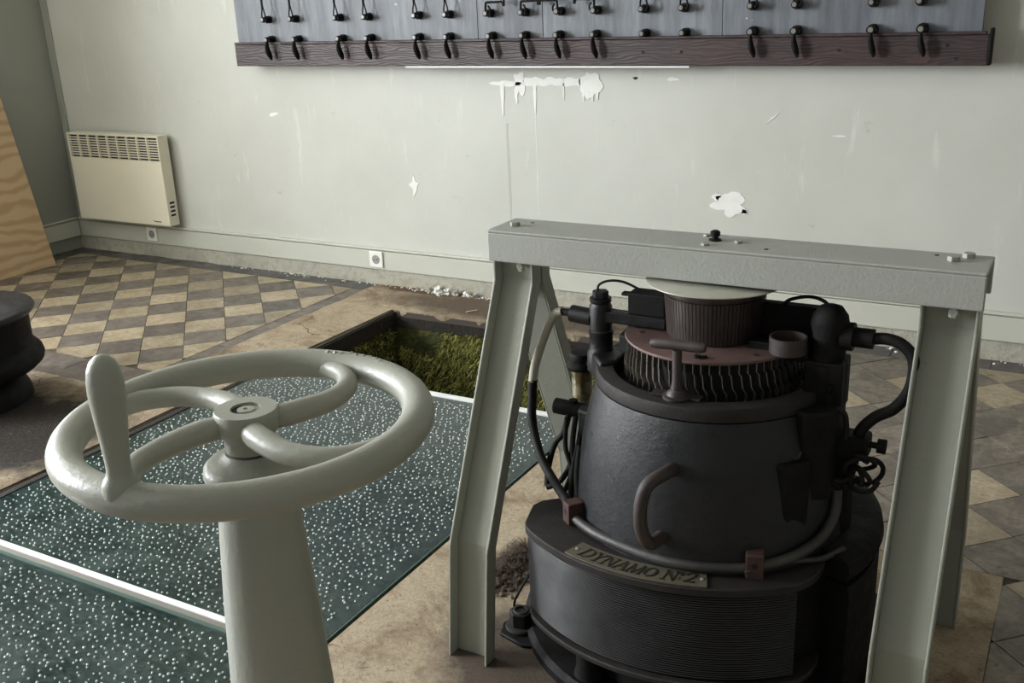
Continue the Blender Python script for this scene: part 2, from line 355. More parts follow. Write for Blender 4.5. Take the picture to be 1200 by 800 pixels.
patch([blobpoly(-4.155, .943, .035, .009, seed=5, ang=.1)])
patch([[(-3.205, .64), (-3.19, .60), (-3.172, .595), (-3.185, .575), (-3.19, .55), (-3.215, .515), (-3.213, .56), (-3.24, .585), (-3.215, .60)]])
patch([blobpoly(-1.435, .592, .082, .05, n=40, seed=6, amp=.38)]); patch([blobpoly(-1.50, .625, .02, .016, seed=7, amp=.4)]); patch([blobpoly(-1.365, .56, .012, .012, seed=8, amp=.4)])
patch([blobpoly(-1.725, 1.152, .028, .008, seed=9)]); patch([blobpoly(-.957, .918, .03, .003, seed=10)]); patch([blobpoly(-1.25, .99, .03, .003, seed=11, ang=.7)])
patch([blobpoly(-1.905, 1.156, .013, .006, seed=12)], 'black', .0008, 'paint_chip')

# floor: grout bed with the pit opening, tiles and concrete slabs on it
fl = MB()
for (x0, x1, y0, y1) in ((XW, PX0, YB, YW), (PX1, XR, YB, YW), (PX0, PX1, PY1, YW), (PX0, PX1, YB, PY0)): fl.box(x0, x1, y0, y1, -.08, -.006)
floor = struct(fl.build('floor', M['grout'], smooth=False)); ORG[floor.name] = Vector((0, 0, 0))
def clip(poly, x0, x1, y0, y1):
    for ax, lim, sg in ((0, x0, 1), (0, x1, -1), (1, y0, 1), (1, y1, -1)):
        out = []
        for i in range(len(poly)):
            a = poly[i]; b = poly[(i+1) % len(poly)]; da = (a[ax]-lim)*sg; db = (b[ax]-lim)*sg
            if da >= 0: out.append(a)
            if (da >= 0) != (db >= 0):
                t = da/(da-db); out.append((a[0]+(b[0]-a[0])*t, a[1]+(b[1]-a[1])*t))
        poly = out
        if len(poly) < 3: return []
    return poly
TX, TY, H = -4.868, 4.405, .141421
hg = H-.0022
full = {}
LIGHTS = {(33, 2), (33, 0), (31, 2), (33, 8), (33, 10), (35, 9), (35, 12), (29, 4)}
def lay(x0, x1, y0, y1, rule):
    a0 = int((x0-TX)/H)-2; a1 = int((x1-TX)/H)+2; b0 = int((TY-y1)/H)-2; b1 = int((TY-y0)/H)+2
    for a in range(a0, a1+1):
        for b in range(b0, b1+1):
            if (a+b) % 2 == 0: continue
            cx, cy = TX+a*H, TY-b*H
            sq = [(cx-hg, cy), (cx, cy-hg), (cx+hg, cy), (cx, cy+hg)]; c = clip(sq, x0, x1, y0, y1)
            if len(c) < 3: continue
            ar = abs(sum(c[i][0]*c[(i+1) % len(c)][1]-c[(i+1) % len(c)][0]*c[i][1] for i in range(len(c))))/2
            if ar < .0015: continue
            kind = rule(a, b); dz = rnd.uniform(-.0012, .0008)
            if len(c) == 4 and ar > .97*2*hg*hg:
                if kind not in full: full[kind] = MB().prism([(-hg, 0), (0, -hg), (hg, 0), (0, hg)], -.012, 0).mesh('tile'); full[kind].materials.append(M[kind])
                o = copy_to(full[kind], 'tile', (cx, cy, dz), floor); o.rotation_euler = (rnd.uniform(-.003, .003), rnd.uniform(-.003, .003), 0)
            else:
                o = link('tile', MB().prism([(p[0]-cx, p[1]-cy) for p in c], -.012, 0).mesh('tile'), M[kind], floor); o.location = (cx, cy, dz)
lay(XW+.155, -3.583, 2.95, 4.402, lambda a, b: 'tile_dark' if a % 2 == 0 else 'tile_light')
def right_rule(a, b):
    return 'tile_light' if (a, b) in LIGHTS else 'tile_worn'
lay(-.86, 1.15, 2.75, 4.402, right_rule); lay(-.066, 1.15, 1.7, 2.747, right_rule)
def border(x0, x1, y0, y1, along, L=.2, mat='tile_border'):
    p = (x0 if along == 'x' else y0); e = (x1 if along == 'x' else y1)
    while p < e-.01:
        q = min(p+L, e); r = (p+.0015, q-.0015, y0, y1) if along == 'x' else (x0, x1, p+.0015, q-.0015)
        link('border_tile', MB().box(*r, -.012, rnd.uniform(-.001, .0005)).mesh('border_tile'), M[mat], floor); p = q
border(XW+.005, -3.50, 4.407, 4.53, 'x'); border(-.86, 1.2, 4.407, 4.53, 'x'); border(XW+.005, XW+.15, 2.74, 4.402, 'y')
border(-3.578, -3.497, 2.74, 4.402, 'y', .2, 'tile_dark'); border(XW+.155, -3.583, 2.735, 2.945, 'x', .62, 'tile_dark')
# concrete surfaces around the openings, with worn outlines
def rough_line(a, b, n=30, amp=.006, sd=0):
    out = []
    for i in range(n):
        t = i/n; p = Vector(a).lerp(Vector(b), t); d = (Vector(b)-Vector(a)).normalized(); q = Vector((-d.y, d.x))
        k = noise.noise(Vector((p.x*9, p.y*9, sd)))*amp+noise.noise(Vector((p.x*31, p.y*31, sd)))*amp*.5; out.append(tuple(p+q*(k if 0 < i else 0)))
    return out
def slab(pts, amps, sd=0, t=.05, name='concrete_slab', top=.001, n=30):
    poly = []
    for i in range(len(pts)): poly += rough_line(pts[i], pts[(i+1) % len(pts)], n, amps[i], sd+i) if amps[i] else [tuple(pts[i])]
    return MB().prism(poly, -t, top).build(name, M['concrete'], floor, smooth=False)
slab([(-3.494, 4.53), (-3.494, 2.735), (-3.137, 2.735), (-3.137, 3.25), (-3.122, 4.15), (-3.122, 4.53)], [.008, 0, 0, 0, 0, 0], 1)
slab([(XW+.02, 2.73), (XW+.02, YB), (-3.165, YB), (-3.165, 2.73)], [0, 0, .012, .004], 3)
eb = MB().box(-3.164, -3.150, YB, 2.734, -.05, -.004).box(-3.150, -3.135, YB, 2.734, -.05, -.014).box(-3.135, -3.1125, YB, 3.25, -.05, -.001)
struct(eb.build('trim_6', M['edge'], smooth=False, bevel=.002))
bs_ = MB(); vs = []; fs = []; n = 110
for i in range(n+1):
    x = -3.12+(3.12-.865)*i/n; k = (noise.noise(Vector((x*8, 1, 0)))*.012+noise.noise(Vector((x*30, 4, 0)))*.008) if x < -1.56 else 0
    vs += [(x, 4.150+k, .001), (x, 4.53, .001), (x, 4.53, -.05), (x, 4.154+k*.3, -.05)]
for i in range(n):
    for j in range(4): l = (j+1) % 4; fs.append((i*4+j, i*4+l, i*4+4+l, i*4+4+j))
fs += [(0, 1, 2, 3), (n*4+3, n*4+2, n*4+1, n*4)]
bs_.add(vs, fs).build('concrete_slab', M['concrete'], floor, smooth=False)
slab([(-1.555, 4.145), (-1.555, 2.75), (-.865, 2.75), (-.865, 4.145)], [0, 0, 0, 0], 6)
slab([(-1.555, 2.745), (-1.555, YB), (-.066, YB), (-.066, 2.60), (-.066, 2.745), (-.175, 2.745)], [0, 0, .012, 0, 0, 0], 8)
struct(MB().box(-.064, XR, YB, 1.698, -.02, -.002).build('trim_4', M['tile_worn'], smooth=False)) if False else None
slab([(-.062, 1.695), (-.062, YB), (XR, YB), (XR, 1.695)], [0, 0, 0, 0], 9)
slab([(1.16, 4.53), (1.16, 1.70), (XR, 1.70), (XR, 4.53)], [0, 0, 0, 0], 10)

# the pit under the glass
pit = MB()
pit.box(PX0-.1, PX0, PY0, PY1+.1, -1.7, -.055); pit.box(PX1, PX1+.1, PY0, PY1+.1, -1.7, -.055)
pit.box(PX0, PX1, PY1, PY1+.1, -1.7, -.055); pit.box(PX0, PX1, PY0-.1, PY0, -1.7, -.055)
pit_o = struct(pit.build('wall_pit', M['moss_wall'], smooth=False))
struct(MB().box(PX0-.1, PX1+.1, PY0-.1, PY1+.1, -1.8, -1.7).build('floor_pit', M['earth'], smooth=False))
# dark iron lip that runs round the pit under the concrete
lip = MB().box(PX0-.012, PX0+.012, 3.25, PY1, -.085, -.012).box(PX0, PX1, PY1-.008, PY1+.02, -.085, -.035)
struct(lip.build('trim_5', M['edge'], smooth=False))
def mossblades(name, n, fn, nrm):
    b = MB(); nrm = Vector(nrm)
    for i in range(n):
        p = fn(); L = rnd.uniform(.02, .06); w = rnd.uniform(.0009, .0020)
        d = (nrm*rnd.uniform(.15, .7)+Vector((rnd.uniform(-1, 1), rnd.uniform(-1, 1), rnd.uniform(-1.3, .5)))).normalized()
        if d.dot(nrm) < .05: d = (d+nrm*.4).normalized()
        sd = d.cross(Vector((rnd.random(), rnd.random(), rnd.random()+.1))).normalized()*w
        q = p+d*L*.55; e = q+(d+Vector((0, 0, -1.1))+Vector((rnd.uniform(-.6, .6),)*3)).normalized()*L*.5
        b.add([p-sd, p+sd, q+sd, q-sd, e], [(0, 1, 2, 3), (3, 2, 4)])
    me = b.mesh(name); return stuff(link(name, me, M['moss'], pit_o))
def pmoss(): 
    while True:
        x = rnd.uniform(PX0+.03, PX1); z = -.08-abs(rnd.gauss(0, .33)); 
        if z > -1.1 and noise.noise(Vector((x*4, 3, z*4))) > -.28: return Vector((x, PY1-.002, z))
mossblades('moss', 9000, pmoss, (0, -1, 0))
mossblades('moss', 1500, lambda: Vector((PX0+.002, rnd.uniform(3.25, 4.12), -.09-abs(rnd.gauss(0, .25)))), (1, 0, 0))

# ------------------------------------------------------------------ glass panels and their bars
def glass_panel(label, y0, y1, sy0):
    t = thing('glass_panel', label, 'glass panel', ((PX0+PX1)/2, (y0+y1)/2, -.03), 'studded glass floor panels')
    MB().box(PX0+.004, PX1-.012, y0, y1, -.028, -.002).build('pane', M['glass'], t, smooth=False, bevel=.001)
    MB().box(PX1-.0095, PX1-.006, y0, y1, -.028, -.0005).build('edge_bead', M['glass_edge'], t, smooth=False)
    dome = []
    b = MB(); y = sy0; row = 0; sp = .0246
    while y < y1-.02:
        x = PX0+.03+(row % 2)*sp/2
        while x < PX1-.04:
            dx, dy = rnd.uniform(-.0085, .0085), rnd.uniform(-.0085, .0085); px, py = x+dx, y+dy
            if rnd.random() > .07:
                r = .0041*rnd.uniform(.75, 1.15); vs = []; fs = []
                for (rr, zz) in ((1., 0.), (.80, .52), (.42, .85)):
                    vs += [(px+r*rr*math.cos(PI*k/3.5), py+r*rr*math.sin(PI*k/3.5), -.0022+.0044*zz) for k in range(7)]
                vs.append((px, py, .0022))
                for k in range(7):
                    l = (k+1) % 7; fs += [(k, l, 7+l, 7+k), (7+k, 7+l, 14+l, 14+k), (14+k, 14+l, 21)]
                b.add(vs, fs)
            x += sp
        y += sp*.9; row += 1
    me = bpy.data.meshes.new('stud'); me.from_pydata([v-ORG[t.name] for v in b.v], [], b.f); me.shade_smooth()
    stuff(link('stud', me, M['stud'], t))
glass_panel('studded teal glass floor panel between the handwheel and the mossy pit', 1.652, 3.222, 1.675)
glass_panel('studded teal glass floor panel nearest the camera, in front of the white bar', .02, 1.600, .62)
t = thing('support_bar', 'white metal bar running between the two glass floor panels', 'bar', (-2.34, 1.626, -.03), 'bars carrying the glass panels')
MB().box(PX0+.002, PX1-.004, 1.630, 1.650, -.04, .006).build('white_face', M['strip'], t, smooth=False, bevel=.002)
MB().box(PX0+.002, PX1-.004, 1.613, 1.6295, -.04, .002).build('grey_face', M['strip_grey'], t, smooth=False, bevel=.001)
MB().box(PX0+.002, PX1-.004, 1.6015, 1.6125, -.04, .0).build('glass_bead', M['glass_edge'], t, smooth=False)
t = thing('support_bar', 'white metal bar along the edge of the glass beside the open pit', 'bar', (-2.34, 3.24, -.03), 'bars carrying the glass panels')
MB().box(PX0+.002, PX1-.004, 3.224, 3.25, -.05, .006).build('white_face', M['strip'], t, smooth=False, bevel=.002)

# ------------------------------------------------------------------ wall board with terminals
YF = 4.425
t = thing('slate_switchboard', 'long grey slate board with rows of black terminals and a dark wooden rail', 'board', (-2.33, 4.5, 1.21))
edges = [-4.262, -2.688, -2.331, -1.46, -.428]
for a, b in zip(edges[:-1], edges[1:]): MB().box(a+.001, b-.001, 4.447, 4.472, 1.335, 2.35).build('slate_slab', M['slate'], t, smooth=False, bevel=.002)
MB().box(-4.2, -.5, 4.472, YW, 1.42, 1.50).box(-4.2, -.5, 4.472, YW, 2.1, 2.18).build('wall_batten', M['wood'], t, smooth=False)
r_ = MB().box(-4.272, -.400, YF, 4.470, 1.221, 1.336).build('wooden_rail', M['wood'], t, smooth=False, bevel=.003)
MB().box(-4.268, -.410, 4.418, 4.446, 1.337, 1.349).build('rail_lip', M['wood'], t, smooth=False, bevel=.003)
MB().box(-.400, -.386, 4.416, 4.474, 1.222, 1.360).build('rail_end_cap', M['iron_dark'], t, smooth=False, bevel=.004)
MB().box(-3.12, -1.60, 4.428, 4.452, 1.213, 1.2205).build('white_strip', M['strip'], t, smooth=False)
for (x, z) in ((-1.817, 1.282), (-1.636, 1.281), (-.958, 1.283), (-.547, 1.299), (-.511, 1.248)):
    MB().cyl((x, YF+.003, z), (x, YF-.0012, z), .007, 12).build('screw_hole', M['black'], t)
MB().prism(blobpoly(-.637, 1.248, .045, .02, seed=21, ang=.2), 0, .0012, Matrix(((1, 0, 0, 0), (0, 0, -1, YF), (0, 1, 0, 0), (0, 0, 0, 1)))).build('worn_patch', M['clamp'], t, smooth=False)
lows = [-4.005, -3.812, -3.512, -3.328, -3.026, -2.844, -2.6, -2.418, -2.237, -2.05, -1.809, -1.622, -1.32, -1.137, -.832, -.644]
ups = [-4.014, -3.822, -3.521, -3.334, -3.023, -2.841, -2.609, -2.418, -2.23, -2.044, -1.813, -1.627, -1.324, -1.139, -.837, -.659]
def peg(x, z, name, big=1.):
    b = MB().cyl((x, 4.448, z), (x, 4.425, z), .020*big, 14).cyl((x, 4.43, z), (x, 4.388, z), .0145*big, 14)
    p = b.build(name, M['iron_dark'], t)
    MB().cyl((x-.001, 4.3885, z+.001), (x-.001, 4.384, z+.001), .0095*big, 12).build('bright_tip', M['tip'], p); return p
for i, x in enumerate(lows):
    z = 1.362; p = peg(x, z, 'lower_terminal', 1.1 if i > 11 else 1.)
    if i in (10, 11): continue
    MB().cyl((x-.018, 4.405, z), (x+.024, 4.40, z-.002), .010, 10).build('cross_bolt', M['iron_dark'], p)
    prof = [(x+.002, 4.398, z-.006), (x+.001, 4.392, z-.03), (x+.006, 4.390, z-.06), (x+.014, 4.396, z-.088), (x+.016, 4.402, z-.106)]
    MB().tube(smoothpath(prof, 3), [.008, .008, .0095, .012, .0145, .0165, .0175, .0178, .017, .015, .012, .008, .003], 10, .7).build('hanging_blade', M['iron_dark'], p)
for i, x in enumerate(ups):
    z = 1.466; p = peg(x, z, 'upper_terminal')
    MB().cyl((x-.012, 4.403, z), (x+.026, 4.40, z-.003), .010, 10).build('cross_bolt', M['iron_dark'], p)
    b = MB(); y = 4.398
    if i < 6:
        for s in (-1, 1): b.tube(smoothpath([(x+s*.012+.004, y, z+.005), (x+s*.011+.004, y, z+.03), (x+s*.004+.003, y, z+.06), (x+s*.003+.001, y, z+.12), (x, y, z+.55)], 4), .0035, 8)
    elif i < 10:
        s = (1, 1, -1, -1)[i-6]
        b.tube(smoothpath([(x-.002*s, y, z+.004), (x, y, z+.045), (x+.015*s, y, z+.05), (x+.085*s, y, z+.052), (x+.10*s, y, z+.065), (x+.10*s, y, z+.5)], 4), .0055, 8)
        b.tube(smoothpath([(x+.02*s, y, z+.002), (x+.022*s, y, z+.02), (x+.012*s, y, z+.035)], 4), .0045, 8)
    else:
        b.tube(smoothpath([(x-.006, y, z+.004), (x-.006, y, z+.03), (x+.004, y, z+.055), (x+.02, y, z+.04), (x+.03, y, z+.0)], 5), .004, 8)
        b.tube(smoothpath([(x+.004, y, z+.05), (x+.002, y, z+.3)], 4), .004, 8)
    b.build('wire_loop', M['iron_dark'], p)

# ------------------------------------------------------------------ convector heater and sockets
hx0, hx1, hz0, hz1, hy = -5.86, -5.02, .238, .803, 4.44
t = thing('convector_heater', 'cream electric wall convector heater with a slotted top grille', 'heater', ((hx0+hx1)/2, YW, hz0))
gz0 = hz1-.155
gx0, gx1 = hx0+.015, hx1-.012
MB().box(hx0, hx1, hy, YW-.03, hz0, gz0).box(hx0, hx1, hy, YW-.03, hz1-.012, hz1).box(hx0, gx0, hy, YW-.03, gz0, hz1-.012).box(gx1, hx1, hy, YW-.03, gz0, hz1-.012).build('casing', M['cream'], t, smooth=False, bevel=.002)
MB().box(gx0, gx1, hy+.018, YW-.035, gz0, hz1-.012).build('grille_recess', M['black'], t, smooth=False)
cols = 9
for k in range(1, cols):
    x = gx0+(gx1-gx0)*k/cols; MB().box(x-.0045, x+.0045, hy-.001, hy+.012, gz0, hz1-.012).build('grille_bar', M['cream'], t, smooth=False)
b = MB()
for k in range(1, 9): z = gz0+(hz1-.012-gz0)*k/9; b.box(gx0, gx1, hy+.001, hy+.011, z-.0032, z+.0032)
b.build('grille_slat', M['cream'], t, smooth=False)
for k in range(4): z = hz0+.062+k*.026; MB().box(hx1-.001, hx1+.0012, hy+.02, YW-.052, z, z+.012).build('side_vent', M['black'], t, smooth=False)
MB().box(hx1-.135, hx1-.075, hy-.0012, hy, hz0+.022, hz0+.028).box(hx1-.145, hx1-.139, hy-.0012, hy, hz0+.028, hz0+.034).build('badge', M['letters'], t, smooth=False)
MB().box(hx0+.1, hx0+.16, YW-.03, YW, .3, .75).box(hx1-.16, hx1-.1, YW-.03, YW, .3, .75).build('wall_bracket', M['plastic_grey'], t, smooth=False)
def socket(xc, zc, label):
    t = thing('wall_socket', label, 'socket', (xc, YW-.018, zc), 'wall sockets on the skirting')
    y = YW-.018; w = .046
    MB().box(xc-w, xc+w, y-.010, y, zc-w, zc+w).build('plate', M['plastic'], t, smooth=False, bevel=.004)
    Rm = Matrix(((1, 0, 0, xc), (0, 0, -1, y-.010), (0, 1, 0, zc), (0, 0, 0, 1)))
    MB().lathe([(.0265, 0), (.0265, .0015), (.023, .0015), (.021, .0012), (.0, .0008)], n=24, mat=Rm).build('socket_well', M['plastic_grey'], t)
    MB().cyl((xc+.004, y-.010, zc+.010), (xc+.004, y-.024, zc+.010), .0032, 8).build('earth_pin', M['bolt'], t)
    for s in (-1, 1): MB().cyl((xc+s*.0095, y-.010, zc-.003), (xc+s*.0095, y-.0125, zc-.003), .003, 8).build('pin_hole', M['black'], t)
socket(-5.30, .150, 'white wall socket on the skirting below the convector heater')
socket(-3.487, .146, 'white wall socket on the skirting above the corner of the concrete')

# ------------------------------------------------------------------ plywood sheet leaning in the corner
t = MB(); tilt = (XW+.03+5.765)/1.30
c0 = Vector((-5.75, 4.107, .002)); b_ = Vector((-5.79, 2.9, .002)); up = Vector((-.158, 0, 1.0)).normalized()*1.28; nn_ = Vector((.0, 0, 0))
th = Vector((-.018, 0, -.0036))
P4 = [c0, b_, b_+up, c0+up+Vector((0, -.05, 0))]
t.add([*P4, *[p+th for p in P4]], [(0, 1, 2, 3), (7, 6, 5, 4), (0, 4, 5, 1), (1, 5, 6, 2), (2, 6, 7, 3), (3, 7, 4, 0)])
tag(t.build('plywood_sheet', M['ply'], None, smooth=False, bevel=.001), 'pale plywood sheet leaning against the left wall beside the heater corner', 'board')

# ------------------------------------------------------------------ handwheel on its column
HC = (-1.03, .998); HZ = .991
t = thing('handwheel_stand', 'grey-green painted iron handwheel with upright grip on a tapering column', 'handwheel', (HC[0], HC[1], 0))
MB().lathe([(.16, .001), (.16, .02), (.115, .03), (.105, .05), (.0985, .08), (.0905, .32), (.0801, .534), (.0718, .693), (.0608, .845), (.056, .895)], HC, 64).build('column', M['paint'], t)
MB().lathe([(.050, .893), (.062, .895), (.0705, .903), (.0735, .915), (.0715, .927), (.064, .934), (.050, .937), (.042, .941), (.038, .947), (.0, .947)], HC, 48).build('collar', M['paint'], t)
MB().lathe([(.030, .940), (.030, .953)], HC, 32).build('shaft', M['iron_dark'], t)
wh = MB(); nseg = 96
ring = [(HC[0]+.2500*math.cos(2*PI*i/nseg), HC[1]+.2500*math.sin(2*PI*i/nseg), HZ) for i in range(nseg)]
rim = wh.tube(ring, .0242, 20, up=(0, 0, 1), closed=True).build('rim', M['paint'], t)
# worn casting marks raised on the far side of the rim
cm = MB()
for k in range(9):
    a = math.radians(100-k*3.2); r = .250+rnd.uniform(-.006, .004); x, y = HC[0]+r*math.cos(a), HC[1]+r*math.sin(a); z = HZ+.0222
    cm.tube([(x-.005, y+rnd.uniform(-.005, .002), z), (x, y+rnd.uniform(-.004, .004), z+.0016), (x+.004, y+rnd.uniform(-.003, .005), z)], [.0014, .003, .0014], 8)
cm.build('casting_mark', M['paint'], rim)
hub = MB().lathe([(.028, .950), (.036, .9505), (.037, .956), (.037, .968), (.040, .975), (.045, .982), (.0465, .988), (.0465, 1.0115), (.045, 1.0140), (.022, 1.0140), (.0215, 1.0095), (.013, 1.0095), (.0125, 1.0125), (.004, 1.0130), (.003, 1.0115), (0, 1.0115)], HC, 48).build('hub', M['paint'], t)
hs_ = MB()
for i in range(10):
    a0 = math.radians(150+i*19); a1 = math.radians(150+(i+1)*19)
    q = [(HC[0]+r*math.cos(a), HC[1]+r*math.sin(a)) for r, a in ((.0135, a0), (.0212, a0), (.0212, a1), (.0135, a1))]; hs_.prism(q, 1.008, 1.0105)
hs_.build('key_slot', M['black'], hub, smooth=False)
for q in range(4):
    base = -33+90*q; path = []; rads = []
    for (r, da, dz, w, h) in ((.020, -6, .003, .012, .015), (.038, -4, .003, .017, .017), (.06, -1, .003, .0195, .018), (.09, 4, .002, .019, .0175), (.12, 8, 0, .018, .017), (.15, 13, -.001, .017, .0165), (.18, 19, -.001, .0165, .016), (.205, 26, -.001, .0165, .016), (.225, 34, 0, .016, .0165), (.240, 44, 0, .015, .017), (.248, 56, 0, .011, .016)):
        a = math.radians(base+da); path.append((HC[0]+r*math.cos(a), HC[1]+r*math.sin(a), HZ-.003+dz)); rads.append((w, h))
    sp = smoothpath(path, 4); rr = []
    for i in range(len(rads)-1):
        for j in range(4): rr.append(tuple(rads[i][k]+(rads[i+1][k]-rads[i][k])*j/4 for k in (0, 1)))
    rr.append(rads[-1]); MB().tube(sp, rr, 16, up=(0, 0, 1)).build('spoke', M['paint'], t)
ga = math.radians(-84.5); gx, gy = HC[0]+.249*math.cos(ga), HC[1]+.249*math.sin(ga)
Rg = Matrix.Translation((gx, gy, HZ+.004)) @ Matrix.Rotation(math.radians(2.0), 4, 'Y')
MB().lathe([(.0245, .004), (.0235, .016), (.021, .023), (.0165, .029), (.0150, .038), (.0152, .048), (.017, .075), (.0198, .105), (.0218, .130), (.0222, .145), (.0216, .158), (.0198, .170), (.0155, .180), (.009, .1865), (.004, .1888), (0, .189)], (0, 0), 32, mat=Rg).build('grip', M['paint'], t)

# ------------------------------------------------------------------ steel frame over the dynamo
BX0, BX1, BY0, BY1, BZ = -1.248, -.144, 2.06, 2.20, 1.03
t = thing('steel_frame', 'grey painted steel channel frame straddling the dynamo on four bent legs', 'frame', ((BX0+BX1)/2, 2.13, 0))
bm_ = MB().box(BX0, BX1, BY0, BY1, BZ-.007, BZ).box(BX0, BX1, BY0, BY0+.009, .953, BZ-.007).box(BX0, BX1, BY1-.009, BY1, .953, BZ-.007)
bm_.build('top_beam', M['paint_beam'], t, smooth=False, bevel=.003)
for (x, y, r) in ((-1.203, 2.120, .0125), (-.190, 2.170, .0125), (-.214, 2.135, .0125)):
    MB().hexa(x, y, BZ, BZ+.010, r, .3).build('hex_bolt', M['paint'], t, smooth=False, bevel=.001)
for (x, y) in ((-.735, 2.172), (-.712, 2.090), (-.652, 2.136)): MB().hexa(x, y, BZ, BZ+.005, .0095, .6).build('hex_bolt', M['paint'], t, smooth=False, bevel=.001)
MB().lathe([(.014, BZ), (.014, BZ+.003), (.007, BZ+.004), (.007, BZ+.010), (.011, BZ+.011), (.011, BZ+.020), (.006, BZ+.023), (0, BZ+.023)], (-.706, 2.140), 16).build('grease_nipple', M['iron_dark'], t)
for (x, y) in ((-1.178, 2.163), (-.58, 2.10), (-.25, 2.17)): MB().cyl((x, y, BZ-.002), (x, y, BZ+.0006), .005, 10).build('bolt_hole', M['black'], t)
def leg(x0, x1, sg):
    # channel: web plus two flanges, swept down the bent path; sg -1 front leg, +1 rear leg
    F = [(.045, .955), (.045, .900), (.318, .300), (.351, .0015)]; D = .042; b = MB(); tk = .006
    def yy(v): return 2.13+sg*v
    def rail(xa, xb, o0, o1):
        vs = []; fs = []
        for k, (v, z) in enumerate(F):
            oz0 = 0 if k in (0, 3) else o0*.08; vs += [(xa, yy(v-o0), z-oz0), (xb, yy(v-o0), z-oz0), (xb, yy(v-o1), z-(0 if k in (0, 3) else o1*.08)), (xa, yy(v-o1), z-(0 if k in (0, 3) else o1*.08))]
        for k in range(3):
            for j in range(4): l = (j+1) % 4; fs.append((k*4+j, k*4+l, k*4+4+l, k*4+4+j))
        fs += [(0, 1, 2, 3), (12, 15, 14, 13)]; b.add(vs, fs)
    rail(x0, x0+tk, 0, D); rail(x1-tk, x1, 0, D); rail(x0+tk, x1-tk, D-.007, D)
    return b.build('leg', M['paint_leg'], t, smooth=False, bevel=.0018)
for (x0, x1) in ((-1.250, -1.140), (-.262, -.152)):
    for sg in (-1, 1): leg(x0, x1, sg)
# small clip bolts under the beam, one at the head of each front leg
for x in (-1.178, -.20): MB().cyl((x, 2.128, .938), (x, 2.088, .938), .008, 12).hexa(x, 2.1, .925, .940, .010).build('clip_bolt', M['paint'], t)

# ------------------------------------------------------------------ dynamo
AX = (-.70, 2.13); C2 = (-.75, 2.243)
t = thing('dynamo', 'black upright dynamo with commutator, ribbed field coil and engraved plate under the frame', 'dynamo', (AX[0], AX[1], 0))
def arcpt(c, r, deg): a = math.radians(deg); return (c[0]+r*math.cos(a), c[1]+r*math.sin(a))
MB().lathe([(.468, .001), (.468, .022), (.455, .034), (0, .045)], (-.735, 2.215), 64).build('base_plate', M['iron_dark'], t)
MB().lathe([(.33, .045), (.33, .37), (0, .37)], AX, 48).build('lower_drum', M['iron_dark'], t)
MB().lathe([(.30, .02), (.386, .02), (.392, .03), (.392, .318), (.386, .33), (.30, .33)], AX, 40, -22, 178).build('rear_field_coil', M['iron_dark'], t)
MB().lathe([(.25, .342), (.385, .342), (.397, .35), (.402, .365), (.397, .39), (.38, .399), (.25, .402)], (-.705, 2.14), 40, -24, 90).build('rear_flange', M['iron_dark'], t)
def flange_poly(R, th=0):
    o = []
    for i in range(41):
        a = -131+81*i/40; e = i; rr = R-(.022*((3-e)/3)**2 if e < 3 else 0); o.append(arcpt(C2, rr, a))
    return o+[(-.412, 1.880), (-.400, 1.902), (-.393, 1.93), (-.390, 1.962), (-.393, 1.995), (-.403, 2.02), (-.43, 2.06), (-.60, 2.15), (-.85, 2.16), (-.97, 2.05), (-1.045, 1.995), (-1.072, 1.97), (-1.082, 1.94)]
fl1 = MB().prism(flange_poly(.503), .365, .385).build('upper_coil_flange', M['iron_dusty'], t, bevel=.003)
MB().prism(flange_poly(.497), .128, .142).build('lower_coil_flange', M['iron_dusty'], t, bevel=.003)
prof = [(.30, .143)]
for k in range(38):
    z = .146+k*.0057; prof += [(.473, z), (.473, z+.0012), (.4825, z+.0018), (.4830, z+.0034), (.4820, z+.0052)]
prof += [(.479, .3635), (.30, .3635)]
MB().lathe(prof, C2, 110, -130.5, -47.5).build('field_coil', M['winding'], t, smooth=False)
for (x, y, r) in ((-1.062, 1.925, .012), (-.88, 1.82, .030), (-.60, 1.80, .030)):
    z0, z1 = (.142, .366) if r < .02 else (.045, .13)
    MB().lathe([(r*1.2, z0), (r, z0+.02), (r, z1)], (x, y), 20).build('support_post', M['iron_dark'], t)
# anchor lug with nut
MB().prism([(-1.175, 1.905), (-1.10, 1.885), (-.95, 1.95), (-.95, 2.10), (-1.09, 2.06), (-1.17, 2.0), (-1.19, 1.95)], .001, .012).build('anchor_lug', M['iron_dark'], t, bevel=.004)
an = MB().lathe([(.040, .011), (.042, .017), (.040, .022), (.030, .024), (.0, .024)], (-1.135, 1.952), 24).build('washer', M['iron_dusty'], t)
MB().hexa(-1.135, 1.952, .024, .062, .031, .25).build('anchor_nut', M['iron'], an, smooth=False, bevel=.002)
MB().lathe([(.022, .060), (.022, .063), (.019, .0655), (.0145, .0655), (.0135, .058), (0, .058)], (-1.135, 1.952), 20).build('stud_end', M['iron_dusty'], an)
MB().lathe([(.0133, .0585), (.0, .0588)], (-1.135, 1.952), 14).build('bore', M['black'], an)
# cone shaped body and its collar
body = MB().lathe([(.322, .385), (.320, .40), (.315, .45), (.305, .55), (.2965, .60), (.284, .65), (.271, .70), (.268, .708), (.24, .708)], AX, 96).build('magnet_body', M['cone'], t)
MB().lathe([(.255, .709), (.266, .7095), (.2685, .712), (.2690, .733), (.2655, .7405), (.262, .742), (.230, .7425), (.2275, .740), (.2270, .700), (.19, .70)], AX, 96).build('collar_ring', M['iron_dusty'], t)
